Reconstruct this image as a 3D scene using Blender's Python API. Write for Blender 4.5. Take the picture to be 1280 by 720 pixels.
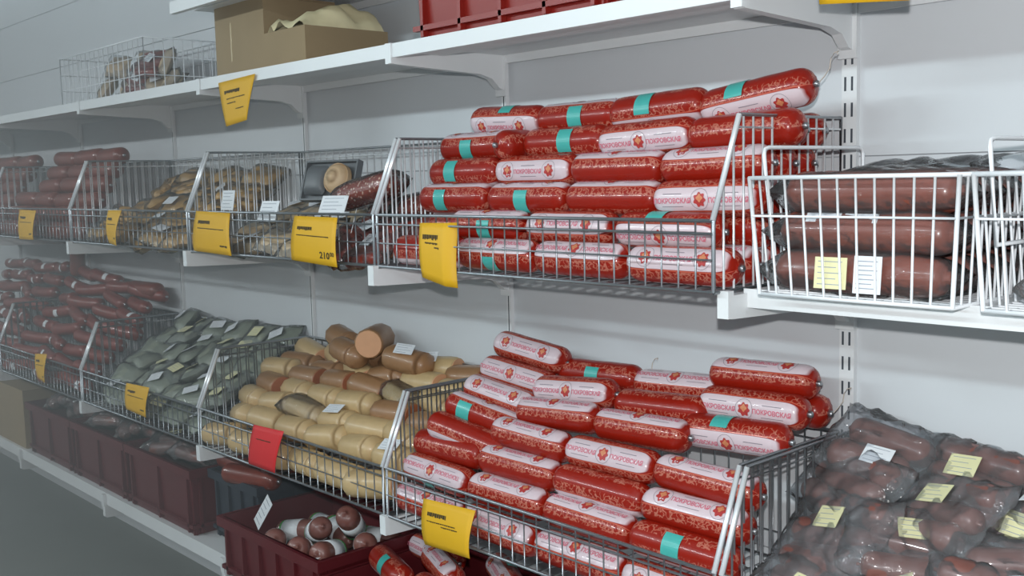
import bpy, math, random
from mathutils import Vector, Matrix, Euler, noise
random.seed(7)
R = math.radians
for o in list(bpy.data.objects): bpy.data.objects.remove(o)
sc = bpy.context.scene
C = sc.collection

# ------------------------------------------------------------------ camera
YAW, PITCH, ROLL = 0.8310314, 0.1060313, -0.0242520
fw = Vector((-math.sin(YAW)*math.cos(PITCH), math.cos(YAW)*math.cos(PITCH), -math.sin(PITCH)))
r0 = Vector((math.cos(YAW), math.sin(YAW), 0)); u0 = r0.cross(fw)
cr = r0*math.cos(ROLL) + u0*math.sin(ROLL); cu = u0*math.cos(ROLL) - r0*math.sin(ROLL)
CAM = Vector((1.0725, -1.8897, 1.6))
cd = bpy.data.cameras.new('camera'); cam = bpy.data.objects.new('camera', cd); C.objects.link(cam)
cam.matrix_world = Matrix(((cr.x, cu.x, -fw.x, CAM.x), (cr.y, cu.y, -fw.y, CAM.y), (cr.z, cu.z, -fw.z, CAM.z), (0, 0, 0, 1)))
cd.sensor_width = 36; cd.lens = 1306.89*36/1280; cd.clip_start = .02
sc.camera = cam
# ------------------------------------------------------------------ world, lights, exposure
w = bpy.data.worlds.new('world'); sc.world = w; w.use_nodes = True
w.node_tree.nodes['Background'].inputs[0].default_value = (.62, .72, .78, 1)
w.node_tree.nodes['Background'].inputs[1].default_value = .12
fl = bpy.data.lights.new('camera_flash', 'POINT'); fl.energy = 84; fl.shadow_soft_size = .014; fl.color = (1, .99, .98)
flo = bpy.data.objects.new('camera_flash', fl); C.objects.link(flo); flo.location = CAM + Vector((0.0, 0.0, .09))
for lx, le in ((-6.0, 100), (-3.0, 76), (0.0, 34)):
    al = bpy.data.lights.new('fluorescent_light', 'AREA'); al.shape = 'RECTANGLE'; al.size = 2.4; al.size_y = .12; al.energy = le; al.color = (.78, .95, 1)
    ao = bpy.data.objects.new('fluorescent_light', al); C.objects.link(ao); ao.location = (lx, -3.6, 2.74); ao.rotation_euler = (R(38), 0, 0)
sc.view_settings.view_transform = 'Standard'; sc.view_settings.look = 'None'
sc.view_settings.gamma = 1; sc.view_settings.use_curve_mapping = False
sc.view_settings.exposure = 0.1
sc.cycles.transparent_max_bounces = 24

# ------------------------------------------------------------------ materials
def lin(c): return tuple(((v/255)/12.92 if v/255 <= .04045 else ((v/255+.055)/1.055)**2.4) for v in c) + (1,)
class NT:
    def __init__(s, name):
        s.m = bpy.data.materials.new(name); s.m.use_nodes = True; s.t = s.m.node_tree; s.b = s.t.nodes['Principled BSDF']; s.out = s.t.nodes['Material Output']
    def n(s, typ, **k):
        q = s.t.nodes.new(typ)
        for a, b in k.items(): setattr(q, a, b)
        return q
    def l(s, a, b): s.t.links.new(a, b)
    def math(s, op, a, b=None, c=None):
        q = s.n('ShaderNodeMath', operation=op)
        for i, x in enumerate((a, b, c)):
            if x is None: continue
            if isinstance(x, (int, float)): q.inputs[i].default_value = x
            else: s.l(x, q.inputs[i])
        return q.outputs[0]
    def mix(s, f, a, b):
        q = s.n('ShaderNodeMix', data_type='RGBA')
        if isinstance(f, (int, float)): q.inputs[0].default_value = f
        else: s.l(f, q.inputs[0])
        for i, x in ((6, a), (7, b)):
            if isinstance(x, tuple): q.inputs[i].default_value = x
            else: s.l(x, q.inputs[i])
        return q.outputs[2]
    def obj(s): return s.n('ShaderNodeTexCoord').outputs['Object']
    def noise(s, scale, detail=3, vec=None, out='Fac', rough=.5):
        q = s.n('ShaderNodeTexNoise'); q.inputs['Scale'].default_value = scale; q.inputs['Detail'].default_value = detail; q.inputs['Roughness'].default_value = rough
        s.l(vec or s.obj(), q.inputs['Vector']); return q.outputs[out]
    def bump(s, h, strength=.3, dist=.002):
        q = s.n('ShaderNodeBump'); q.inputs['Strength'].default_value = strength; q.inputs['Distance'].default_value = dist; s.l(h, q.inputs['Height']); s.l(q.outputs[0], s.b.inputs['Normal'])
def simple(name, c, rough=.5, metal=0, var=.0, vscale=20, bump=0, bscale=60, coat=0, spec=.5):
    t = NT(name); c = lin(c)
    if var:
        d = tuple(v*(1-var) for v in c[:3])+(1,); e = tuple(min(1, v*(1+var)) for v in c[:3])+(1,)
        t.l(t.mix(t.noise(vscale), d, e), t.b.inputs['Base Color'])
    else: t.b.inputs['Base Color'].default_value = c
    t.b.inputs['Roughness'].default_value = rough; t.b.inputs['Metallic'].default_value = metal
    t.b.inputs['Coat Weight'].default_value = coat; t.b.inputs['Coat Roughness'].default_value = .08; t.b.inputs['Specular IOR Level'].default_value = spec
    if bump: t.bump(t.noise(bscale, 4), bump)
    return t.m
M = {}
M['wall'] = simple('wall_plastic', (211, 215, 219), .42, var=.03, vscale=1.5, bump=.03, bscale=15)
M['seam'] = simple('seam', (182, 186, 192), .7, var=.05)
M['floor'] = simple('floor_concrete', (128, 132, 128), .55, var=.12, vscale=5, bump=.1, bscale=80)
M['white'] = simple('white_enamel', (226, 229, 231), .35, var=.02, vscale=8)
M['slot'] = simple('slot_dark', (70, 76, 84), .8, var=.05)
M['chrome'] = simple('chrome_wire', (160, 165, 170), .32, metal=.75, var=.08, vscale=40)
M['edge'] = simple('chrome_wire_lit', (232, 236, 240), .3, metal=.35, var=.03)  # same chrome wire, the light it catches put into a paler colour
M['wwire'] = simple('white_wire', (232, 236, 240), .35, var=.02)
M['red_crate'] = simple('red_plastic', (136, 26, 16), .38, var=.08, vscale=9, bump=.05)
M['maroon_crate'] = simple('maroon_plastic', (92, 28, 34), .42, var=.1, vscale=9, bump=.05)
M['dark_crate'] = simple('slate_plastic', (50, 56, 66), .5, var=.1, vscale=9)
M['card'] = simple('cardboard', (152, 132, 102), .8, var=.08, vscale=12, bump=.08, bscale=120)
M['tape'] = simple('tape', (190, 170, 130), .15, var=.04, coat=.6)
M['paper_cream'] = simple('cream_paper', (234, 222, 182), .6, var=.1, vscale=30, bump=.2, bscale=40)
M['yellow'] = simple('yellow_card', (224, 172, 22), .55, var=.04, vscale=15)
M['redcard'] = simple('red_card', (214, 44, 48), .55, var=.05, vscale=15)
M['ink'] = simple('ink', (60, 50, 22), .7, var=.05)
M['teal'] = simple('teal_sticker', (72, 176, 168), .35, var=.05, vscale=60, coat=.3)
M['clip'] = simple('clip_metal', (170, 172, 176), .3, metal=.9, var=.05)
M['string'] = simple('string', (200, 188, 176), .8, var=.1)
M['pinkink'] = simple('pink_ink', (206, 110, 128), .5, var=.06)
M['greyink'] = simple('grey_ink', (142, 132, 140), .5, var=.06)
M['emblem'] = simple('emblem_red', (178, 58, 56), .5, var=.25, vscale=160)
M['emblem2'] = simple('emblem_orange', (206, 132, 92), .5, var=.2, vscale=200)
M['label_white'] = simple('label_white', (228, 232, 236), .45, var=.04, vscale=40)
M['label_cream'] = simple('label_cream', (226, 222, 176), .45, var=.05, vscale=40)
M['label_ink'] = simple('label_ink', (150, 156, 168), .6, var=.05)
M['green'] = simple('green_print', (70, 150, 74), .45, var=.08)
M['grey_tray'] = simple('grey_tray', (104, 108, 112), .4, var=.06)
M['beige_disc'] = simple('beige_product', (206, 176, 140), .5, var=.12, vscale=35, bump=.2)

def chub_mat(name, red, band, fil):
    t = NT(name); o = t.obj(); s = t.n('ShaderNodeSeparateXYZ'); t.l(o, s.inputs[0])
    x, y, z = s.outputs
    ang = t.math('ABSOLUTE', t.math('ARCTAN2', z, t.math('MULTIPLY', y, -1)))
    ax = t.math('ABSOLUTE', x)
    def step(v, lo, hi):
        q = t.n('ShaderNodeMapRange'); q.inputs[1].default_value = lo; q.inputs[2].default_value = hi; t.l(v, q.inputs[0]); return q.outputs[0]
    # white band with rounded ends
    endr = t.math('POWER', t.math('DIVIDE', ax, .114), 8); angr = t.math('POWER', t.math('DIVIDE', ang, .66), 8)
    bandm = step(t.math('ADD', endr, angr), 1.25, .85)
    # filigree beside the band
    nz = t.noise(58, 2, out='Fac'); nz2 = t.noise(38, 2)
    ridge = step(t.math('ABSOLUTE', t.math('SUBTRACT', nz, .5)), .035, .012)
    ridge2 = step(t.math('ABSOLUTE', t.math('SUBTRACT', nz2, .5)), .03, .010)
    rr = t.math('MAXIMUM', ridge, ridge2)
    zone = t.math('ADD', t.math('MULTIPLY', step(ang, .74, .78), step(ang, 1.32, 1.26)), t.math('MULTIPLY', step(ang, 2.05, 2.1), step(ang, 2.75, 2.7)))
    f = t.math('MULTIPLY', t.math('MULTIPLY', rr, zone), .5)
    redv = t.mix(t.noise(25, 2), tuple(v*.8 for v in lin(red)[:3])+(1,), lin(red))
    c = t.mix(f, redv, lin(fil))
    line = t.math('MULTIPLY', step(t.math('ABSOLUTE', t.math('SUBTRACT', ang, .72)), .035, .02), .6)
    c = t.mix(line, c, lin((226, 120, 96)))
    c = t.mix(bandm, c, lin(band))
    t.l(c, t.b.inputs['Base Color']); t.b.inputs['Roughness'].default_value = .3
    t.b.inputs['Coat Weight'].default_value = .35; t.b.inputs['Coat Roughness'].default_value = .07; t.b.inputs['Specular IOR Level'].default_value = .25
    t.bump(t.noise(60, 3), .22, .002)
    return t.m
M['chub'] = chub_mat('sausage_film', (154, 32, 18), (214, 196, 202), (214, 146, 124))
M['darkchub'] = simple('dark_red_casing', (122, 48, 32), .35, var=.4, vscale=18, bump=.15, bscale=50, coat=.4)
M['smoked'] = simple('smoked_casing', (128, 46, 34), .35, var=.45, vscale=30, bump=.25, bscale=70, coat=.5)
M['loaf'] = simple('loaf_casing', (192, 164, 120), .42, var=.22, vscale=16, bump=.25, bscale=45, coat=.25)
M['loaf_dark'] = simple('loaf_brown_casing', (150, 112, 78), .42, var=.25, vscale=16, bump=.25, bscale=45, coat=.3)
M['loaf_cut'] = simple('loaf_cut', (212, 160, 122), .5, var=.08, vscale=60)
M['loaf_cut_red'] = simple('loaf_cut_red', (160, 98, 68), .5, var=.12, vscale=60)
M['brown'] = simple('brown_roll', (126, 62, 46), .34, var=.3, vscale=14, bump=.3, bscale=35, coat=.5)
M['amber'] = simple('amber_product', (188, 146, 82), .4, var=.3, vscale=25, bump=.3, bscale=50, coat=.4)
M['greeny'] = simple('grey_green_product', (146, 152, 136), .5, var=.35, vscale=28, bump=.3, bscale=50)
M['pinkbrown'] = simple('pink_brown_sausage', (128, 82, 74), .4, var=.25, vscale=25, bump=.2, coat=.4)
M['greyprod'] = simple('grey_beige_product', (188, 166, 136), .45, var=.4, vscale=40, bump=.3)
M['salami'] = None
def film_mat(name, tint, amount):
    t = NT(name); t.t.nodes.remove(t.b)
    tr = t.n('ShaderNodeBsdfTransparent'); tr.inputs[0].default_value = tint
    gl = t.n('ShaderNodeBsdfGlossy'); gl.inputs['Roughness'].default_value = .12
    df = t.n('ShaderNodeBsdfDiffuse'); df.inputs[0].default_value = (.75, .78, .8, 1)
    bp = t.n('ShaderNodeBump'); bp.inputs['Strength'].default_value = .8; bp.inputs['Distance'].default_value = .006
    t.l(t.noise(55, 3), bp.inputs['Height'])
    for g in (gl, df): t.l(bp.outputs[0], g.inputs['Normal'])
    lw = t.n('ShaderNodeFresnel'); lw.inputs['IOR'].default_value = 1.32; t.l(bp.outputs[0], lw.inputs['Normal'])
    m1 = t.n('ShaderNodeMixShader'); m1.inputs[0].default_value = amount; t.l(tr.outputs[0], m1.inputs[1]); t.l(df.outputs[0], m1.inputs[2])
    m2 = t.n('ShaderNodeMixShader'); t.l(lw.outputs[0], m2.inputs[0]); t.l(m1.outputs[0], m2.inputs[1]); t.l(gl.outputs[0], m2.inputs[2])
    t.l(m2.outputs[0], t.out.inputs['Surface'])
    return t.m
M['film'] = film_mat('clear_film', (.96, .97, .98, 1), .05)
M['film_grey'] = film_mat('grey_film', (.86, .87, .89, 1), .09)
def salami_mat():
    t = NT('speckled_salami'); v = t.n('ShaderNodeTexVoronoi'); v.inputs['Scale'].default_value = 95; t.l(t.obj(), v.inputs['Vector'])
    q = t.n('ShaderNodeMapRange'); q.inputs[1].default_value = .22; q.inputs[2].default_value = .34; t.l(v.outputs['Distance'], q.inputs[0])
    t.l(t.mix(q.outputs[0], lin((226, 190, 170)), lin((140, 54, 38))), t.b.inputs['Base Color']); t.b.inputs['Roughness'].default_value = .25; t.b.inputs['Coat Weight'].default_value = .6
    t.bump(v.outputs['Distance'], .4, .003); return t.m
M['salami'] = salami_mat()

# ------------------------------------------------------------------ mesh helpers
class MB:
    def __init__(s): s.v = []; s.f = []; s.mi = []; s.cur = 0
    def add(s, vs, fs):
        o = len(s.v); s.v += [tuple(p) for p in vs]; s.f += [tuple(i+o for i in f) for f in fs]; s.mi += [s.cur]*len(fs)
    def box(s, x0, x1, y0, y1, z0, z1):
        s.add([(x0,y0,z0),(x1,y0,z0),(x1,y1,z0),(x0,y1,z0),(x0,y0,z1),(x1,y0,z1),(x1,y1,z1),(x0,y1,z1)],
              [(0,3,2,1),(4,5,6,7),(0,1,5,4),(1,2,6,5),(2,3,7,6),(3,0,4,7)])
    def prism_x(s, prof, x0, x1):          # prof: (y,z) list, extruded along x
        n = len(prof)
        s.add([(x0, a, b) for a, b in prof] + [(x1, a, b) for a, b in prof],
              [tuple(range(n)), tuple(range(2*n-1, n-1, -1))] + [(i, i+n, (i+1) % n+n, (i+1) % n) for i in range(n)])
    def tube(s, pts, r, n=6, closed=False):
        pts = [Vector(p) for p in pts]; k = len(pts); rings = []
        for i, p in enumerate(pts):
            a = pts[i-1] if (i or closed) else p; b = pts[(i+1) % k] if (i < k-1 or closed) else p
            t = (b-a).normalized(); up = Vector((0, 0, 1)) if abs(t.z) < .9 else Vector((1, 0, 0))
            e = t.cross(up).normalized(); g = t.cross(e)
            rr = r[i] if isinstance(r, (list, tuple)) else r
            rings.append([p+e*rr*math.cos(2*math.pi*j/n)+g*rr*math.sin(2*math.pi*j/n) for j in range(n)])
        vs = [q for ring in rings for q in ring]; fs = []
        for i in range(k if closed else k-1):
            i2 = (i+1) % k
            for j in range(n): fs.append((i*n+j, i*n+(j+1) % n, i2*n+(j+1) % n, i2*n+j))
        if not closed: fs += [tuple(range(n)), tuple(range(k*n-1, (k-1)*n-1, -1))]
        s.add(vs, fs)
    def revolve_x(s, prof, n=20, pleat=0, sy=1, sz=1, bend=0):   # prof: (x, r)
        vs = []; fs = []; k = len(prof)
        for i, (x, r) in enumerate(prof):
            pl = pleat*(1-min(1, i, k-1-i)) if False else 0
            e = min(i, k-1-i)
            for j in range(n):
                a = 2*math.pi*j/n; q = r*(1+(pleat*math.cos(a*n/2) if 0 < e < 4 else 0))
                vs.append((x, q*math.cos(a)*sy, q*math.sin(a)*sz + bend*x*x))
        for i in range(k-1):
            for j in range(n): fs.append((i*n+j, i*n+(j+1) % n, (i+1)*n+(j+1) % n, (i+1)*n+j))
        fs += [tuple(range(n-1, -1, -1)), tuple(range((k-1)*n, k*n))]
        s.add(vs, fs)
    def mesh(s, name, mats, smooth=False):
        me = bpy.data.meshes.new(name); me.from_pydata(s.v, [], s.f)
        for m in (mats if isinstance(mats, (list, tuple)) else [mats]): me.materials.append(m)
        me.polygons.foreach_set('material_index', s.mi)
        if smooth: me.polygons.foreach_set('use_smooth', [True]*len(me.polygons))
        me.validate(); me.update(); return me
    def build(s, name, mats, parent=None, smooth=False, loc=None):
        return put(name, s.mesh(name, mats, smooth), parent, loc)
def put(name, me, parent=None, loc=None, rot=None):
    o = bpy.data.objects.new(name, me); C.objects.link(o)
    if parent: o.parent = parent
    if loc is not None: o.location = loc
    if rot is not None: o.rotation_euler = rot
    return o
def tag(o, label, cat, group=None):
    o['label'] = label; o['category'] = cat
    if group: o['group'] = group
    return o
def thing(name, label, cat, loc=(0, 0, 0), rot=(0, 0, 0), group=None):
    o = put(name, None, None, loc, rot); o.empty_display_size = .05; return tag(o, label, cat, group)
def struct(o): o['kind'] = 'structure'; return o
def dup(root, loc, rot, label, group=None):
    r = root.copy(); C.objects.link(r); r.location = loc; r.rotation_euler = rot; r['label'] = label
    if group: r['group'] = group
    for ch in list(root.children):
        c = ch.copy(); C.objects.link(c); c.parent = r
        for g in list(ch.children):
            d = g.copy(); C.objects.link(d); d.parent = c
    return r
def text_flat(txt, size):
    cu_ = bpy.data.curves.new('t', 'FONT'); cu_.body = txt; cu_.size = size; cu_.align_x = 'CENTER'; cu_.align_y = 'CENTER'; cu_.resolution_u = 2; cu_.offset = size*.03
    o = bpy.data.objects.new('t', cu_); C.objects.link(o); dg = bpy.context.evaluated_depsgraph_get(); dg.update()
    me = o.evaluated_get(dg).to_mesh(); vs = [tuple(v.co) for v in me.vertices]; fs = [tuple(p.vertices) for p in me.polygons]
    o.evaluated_get(dg).to_mesh_clear(); bpy.data.objects.remove(o); bpy.data.curves.remove(cu_)
    return vs, fs
ORD = ['first', 'second', 'third', 'fourth', 'fifth', 'sixth', 'seventh', 'eighth', 'ninth', 'tenth', 'eleventh', 'twelfth']

# ------------------------------------------------------------------ room
b = MB(); b.box(-9, 4, -6, .1, -.08, 0); struct(b.build('floor', M['floor']))
b = MB(); b.box(-9, 4, .012, .1, 0, 3.0); wall = struct(b.build('wall_back', M['seam']))
seams = [0, .223, .503, .783, 1.063, 1.343, 1.623, 1.903, 2.183, 2.463, 2.743, 3.0]
for i in range(len(seams)-1):
    b = MB(); b.box(-9, 4, 0, .0125, seams[i]+.0012, seams[i+1]-.0012); b.build('panel', M['wall'], wall)
b = MB(); b.box(-9.1, -9, -6, .1, 0, 3); struct(b.build('wall_left', M['wall']))
b = MB(); b.box(4, 4.1, -6, .1, 0, 3); struct(b.build('wall_right', M['wall']))
b = MB(); b.box(-9.1, 4.1, -6.1, -6, 0, 3); struct(b.build('wall_front', M['wall']))
b = MB(); b.box(-9, 4, -6, .1, 3.0, 3.08); struct(b.build('ceiling', M['wall']))
for i, lx in enumerate((-6.0, -3.0, 0.0)):
    t = thing('ceiling_lamp', 'long white fluorescent lamp on the ceiling, %s along the aisle' % ORD[i], 'lamp', (lx, -3.6, 2.8), group='fluorescent lamps over the aisle')
    b = MB(); b.prism_x([(-.12, .2), (.12, .2), (.08, .02), (-.08, .02)], -1.25, 1.25); b.build('housing', M['white'], t)
    for s in (-1, 1):
        b = MB(); b.tube([(-1.2, s*.04, .0), (1.2, s*.04, .0)], .013, 10); b.build('tube', M['white'], t, True)

# ------------------------------------------------------------------ wall rails, brackets, shelves
XS = list(range(-6, 3))
for k in XS:
    b = MB(); b.box(-.016 if k >= 0 else -.008, .016 if k >= 0 else .008, -.012 if k >= 0 else -.0118, 0, .25, 2.5 if k >= 0 else 1.9)
    nm = {0: 'white slotted wall rail beside the chrome basket of red sausages', -1: 'white slotted wall rail left of the red sausage pile', -2: 'white slotted wall rail behind the loaf basket end'}.get(k, 'white slotted wall rail, %s to the left of frame' % ORD[max(0, -k-3)] if k < 0 else 'white slotted wall rail right of the picture, %s one out' % ORD[k-1])
    o = tag(b.build('wall_rail', M['white'], None, False, (k, 0, 0)), nm, 'rail', 'slotted wall rails')
    b = MB(); z = .3
    if k < 0: b.box(-.0015, .0015, -.0124, -.0118, .3, 1.88); z = 9
    while z < 2.46:
        for s in (-.0085, .006): b.box(s-.0022, s+.0022, -.0124, -.0118, z, z+.027)
        z += .05
    b.build('slots', M['slot'], o)['kind'] = 'stuff'
def where(k):
    return {0: 'at the right end of the red sausage basket', -1: 'between the red sausages and their left neighbour', -2: 'one section left of the red sausages', -3: 'two sections left of the red sausages', -4: 'three sections left of the red sausages', 1: 'at the far right', -5: 'four sections left of the red sausages', -6: 'five sections left, beyond the frame'}.get(k, 'far left' if k < 0 else 'right out of frame')
def bracket(k, tip, ztop, tier, ex=0):
    b = MB()
    zt = ztop; L = -tip
    prof = [(-L, zt), (-L, zt-.036-ex), (-L+.006, zt-.041-ex), (-.10, zt-.052-ex), (-.06, zt-.062-ex), (-.035, zt-.085-ex), (-.012, zt-.092-ex), (-.012, zt)]
    b.prism_x(prof, -.011, .011)
    o = tag(b.build('shelf_bracket', M['white'], None, False, (k, 0, 0)), 'white metal %s shelf bracket %s' % (tier, where(k)), 'bracket', tier+' shelf brackets')
    b = MB(); b.box(-.02, .02, -.022, -.0125, zt-.105, zt-.002); b.build('bracket_plate', M['white'], o)
    b = MB(); b.box(-.0115, .0115, -L-.004, -L+.012, zt-.04, zt+.008); b.build('end_cap', M['white'], o)
def shelf(x0, x1, yf, z, name, label, lip=.03):
    b = MB(); b.box(x0+.003, x1-.003, yf+.002, -.014, z-.004, z)
    o = tag(b.build(name, M['white']), label, 'shelf')
    b = MB(); b.prism_x([(yf, z+.003), (yf, z-lip), (yf+.018, z-lip), (yf+.018, z-lip+.003), (yf+.003, z-lip+.003), (yf+.003, z+.003)], x0+.003, x1-.003); b.build('front_lip', M['white'], o)
    b = MB(); b.prism_x([(yf+.07, z-.004), (yf+.07, z-.018), (yf+.15, z-.018), (yf+.15, z-.004)], x0+.02, x1-.02); b.build('stiffener', M['white'], o)
    b = MB(); b.box(x0+.003, x1-.003, -.018, -.013, z-.025, z); b.build('back_flange', M['white'], o)
    return o
for k in range(-6, 2):
    bracket(k, -.378, 1.916, 'upper')
    wh = {-1: 'holding the red crate', -2: 'holding the cardboard boxes', -3: 'holding the white wire basket'}.get(k, where(k))
    shelf(k, k+1, -.378, 1.92, 'upper_shelf', 'white metal upper shelf section '+wh)
for k in range(-6, 2):
    bracket(k, -.452 if k < 0 else -.418, 1.388, 'middle'); bracket(k, -.445, .769, 'lower'); bracket(k, -.385, .385, 'bottom', .045)
shelf(0, 1, -.365, 1.393, 'middle_shelf', 'white metal middle shelf under the white wire baskets', .03)
for k in range(-6, 1):
    shelf(k, k+1, -.376, .395, 'bottom_shelf', 'white bottom shelf section ' + where(k), .045)
for k in range(-2, 2):
    shelf(k, k+1, -.46, 2.145, 'top_shelf', 'white highest shelf section '+where(k)+', above the boxes', .032)

# ------------------------------------------------------------------ wire baskets
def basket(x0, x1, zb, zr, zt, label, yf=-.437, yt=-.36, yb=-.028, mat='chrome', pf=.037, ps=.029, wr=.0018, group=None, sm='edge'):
    cx = (x0+x1)/2; t = thing('wire_basket', label, 'basket', (cx, -.25, zb), group=group)
    def X(p): return (p[0]-cx, p[1]+.25, p[2]-zb)
    mm = M[mat]
    # front
    b = MB(); n = int((x1-x0)/pf); zm = zb+(zr-zb)*.52
    for i in range(1, n): x = x0+(x1-x0)*i/n; b.tube([X((x, yf, zb)), X((x, yf, zr))], wr, 5)
    b.tube([X((x0, yf-.003, zr-.022)), X((x1, yf-.003, zr-.022))], wr*1.4, 5); b.tube([X((x0, yf-.003, zm-.008)), X((x1, yf-.003, zm-.008))], wr, 5)
    b.build('front_grid', mm, t, True)
    # back
    b = MB()
    for i in range(1, n): x = x0+(x1-x0)*i/n; b.tube([X((x, yb, zb)), X((x, yb, zt))], wr*1.2, 5)
    for zz in (zt-.022, zb+.06): b.tube([X((x0, yb-.003, zz)), X((x1, yb-.003, zz))], wr, 5)
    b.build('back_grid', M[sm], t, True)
    # sides
    for sx, x in ((1, x0), (-1, x1)):
        b = MB(); m = int((yb-yf)/ps)
        for i in range(1, m):
            y = yf+(yb-yf)*i/m; zz = zt if y >= yt else zr+(zt-zr)*(y-yf)/(yt-yf)
            b.tube([X((x, y, zb)), X((x, y, zz))], wr*1.25, 5)
        zz = zt-.022; yy = yf+(yt-yf)*(zz-zr)/(zt-zr); b.tube([X((x, yy, zz)), X((x, yb, zz))], wr, 5)
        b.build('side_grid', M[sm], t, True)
    # bottom
    b = MB()
    for i in range(1, n): x = x0+(x1-x0)*i/n; b.tube([X((x, yf, zb)), X((x, yb, zb))], wr, 5)
    for i in range(1, 5): y = yf+(yb-yf)*i/5; b.tube([X((x0, y, zb-.003)), X((x1, y, zb-.003))], wr*1.3, 5)
    b.build('bottom_grid', mm, t, True)
    # frame of thicker wire
    b = MB(); rw = wr*2.1
    b.tube([X((x0, yf, zr)), X((x1, yf, zr))], rw, 6); b.tube([X((x0, yb, zt)), X((x1, yb, zt))], rw, 6); b.tube([X((x0, yf, zb)), X((x1, yf, zb))], rw, 6); b.tube([X((x0, yb, zb)), X((x1, yb, zb))], rw, 6)
    for x in (x0, x1):
        b.tube([X((x, yf, zb)), X((x, yf, zr)), X((x, yt, zt)), X((x, yb, zt)), X((x, yb, zb)), X((x, yf, zb))], rw, 6)
    b.build('frame', mm, t, True)
    for x in (x0, x1):
        b = MB(); b.tube([X((x, yf-.002, zr)), X((x, yt-.002, zt))], rw*1.35, 6); b.build('slanted_edge', M['edge'], t, True)  # thicker pale tube over the frame, glint carried by its colour
    return t
MID = (1.394, 1.517, 1.698); LOW = (.776, .897, 1.076)
midlab = {-1: 'chrome wire basket on middle tier holding the stacked red and white sausages', -2: 'chrome wire basket on middle tier holding salami and mixed packs', -3: 'chrome wire basket on middle tier holding amber packs', -4: 'chrome wire basket on middle tier holding dark red sausages', -5: 'chrome wire basket at far left of middle tier'}
lowlab = {0: 'chrome wire basket on lower tier at right holding bagged sausages', -1: 'chrome wire basket on lower tier heaped with red and white sausages', -2: 'chrome wire basket on lower tier heaped with beige loaves', -3: 'chrome wire basket on lower tier heaped with grey green packs', -4: 'chrome wire basket on lower tier heaped with smoked red sausages', -5: 'chrome wire basket at far left of lower tier'}
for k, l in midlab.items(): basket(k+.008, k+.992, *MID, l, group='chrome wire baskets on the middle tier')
for k, l in lowlab.items(): basket(k+.008, k+.992, *LOW, l, group='chrome wire baskets on the lower tier', sm='chrome')

def white_basket(x0, x1, label, zb=1.396, zt=1.588, yf=-.43, yb=-.04):
    cx = (x0+x1)/2; t = thing('white_wire_basket', label, 'basket', (cx, -.23, zb), group='white wire baskets on the middle shelf')
    tp = .012
    def X(x, y, z):
        f = 1-(z-zb)/(zt-zb); sx = tp*f*(cx-x)/((x1-x0)/2); sy = tp*f*(1 if y < -.23 else -1)
        return (x-cx+sx, y+.23+sy, z-zb)
    w_ = .0021
    b = MB(); n = 11
    b.tube([X(x0, yf-.002, zt-.062), X(x1, yf-.002, zt-.062)], w_, 6); fg = b.build('front_grid', M['wwire'], t, True)
    for i in range(1, n):
        x = x0+.004+(x1-x0-.008)*i/n; b = MB(); b.tube([X(x, yf, zb), X(x, yf, zt)], w_, 6); b.build('wire', M['wwire'], fg, True)
    b = MB()
    for i in range(1, n): x = x0+(x1-x0)*i/n; b.tube([X(x, yb, zb), X(x, yb, zt)], w_, 6)
    b.tube([X(x0, yb, zt-.062), X(x1, yb, zt-.062)], w_, 6); b.build('back_grid', M['wwire'], t, True)
    for x in (x0, x1):
        b = MB(); b.tube([X(x, yf, zt-.062), X(x, yb, zt-.062)], w_, 6); sg = b.build('side_grid', M['wwire'], t, True)
        for i in range(1, 14):
            y = yf+(yb-yf)*i/14; b = MB(); b.tube([X(x, y, zb), X(x, y, zt)], w_, 6); b.build('wire', M['wwire'], sg, True)
    b = MB()
    for i in range(1, n): x = x0+(x1-x0)*i/n; b.tube([X(x, yf, zb), X(x, yb, zb)], w_, 6)
    for i in range(1, 16): y = yf+(yb-yf)*i/16; b.tube([X(x0, y, zb+.002), X(x1, y, zb+.002)], w_*.8, 6)
    b.build('bottom_grid', M['wwire'], t, True)
    b = MB(); rw = .0036
    for z in (zb, zt): b.tube([X(x0, yf, z), X(x1, yf, z), X(x1, yb, z), X(x0, yb, z)], rw, 7, True)
    for x in (x0, x1):
        for y in (yf, yb): b.tube([X(x, y, zb), X(x, y, zt)], rw, 7)
    b.build('frame', M['wwire'], t, True)
    b = MB(); x = x0+.012; zh = zt+.05
    b.tube([X(x, yf+.03, zt-.10), X(x, yf+.03, zh-.012), X(x, yf+.035, zh-.003), X(x, yf+.045, zh), X(x, yb-.06, zh), X(x, yb-.05, zh-.003), X(x, yb-.045, zh-.012), X(x, yb-.045, zt-.10)], .0036, 7, True)
    b.build('handle', M['wwire'], t, True)
    return t
white_basket(.06, .41, 'white wire basket holding brown rolls, with a looped handle')
white_basket(.43, .78, 'white wire basket cut off by the right picture edge')

# ------------------------------------------------------------------ red and white sausages
SR, SL = .0355, .246
def bendpt(x, s, dr=.0007): a = s/SR; return (x, -(SR+dr)*math.cos(a), (SR+dr)*math.sin(a))
def chub_prof(r, L, nub=.006):
    h = L/2; cap = r*.8
    P = [(-h-.006, nub*.9), (-h, nub*.8)]
    for i in range(1, 7): a = math.pi/2*i/6; P.append((-h+cap*(1-math.cos(a)), nub+(r-nub)*math.sin(a)**.88))
    for i in range(1, 6): P.append((-h+cap+(L-2*cap)*i/6, r*(1+.012*math.sin(i*1.9))))
    return P + [(-x, q) for x, q in reversed(P[:8])]
b = MB(); b.revolve_x(chub_prof(SR, SL), 24, .035); ME_chub = b.mesh('sausage_body', M['chub'], True)
T_word = text_flat('ПОКРОВСКАЯ', .0128)
def bent(mb, flat, x, s, dr=.0007):
    vs, fs = flat; mb.add([bendpt(x+v[0], s+v[1], dr) for v in vs], fs)
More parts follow.
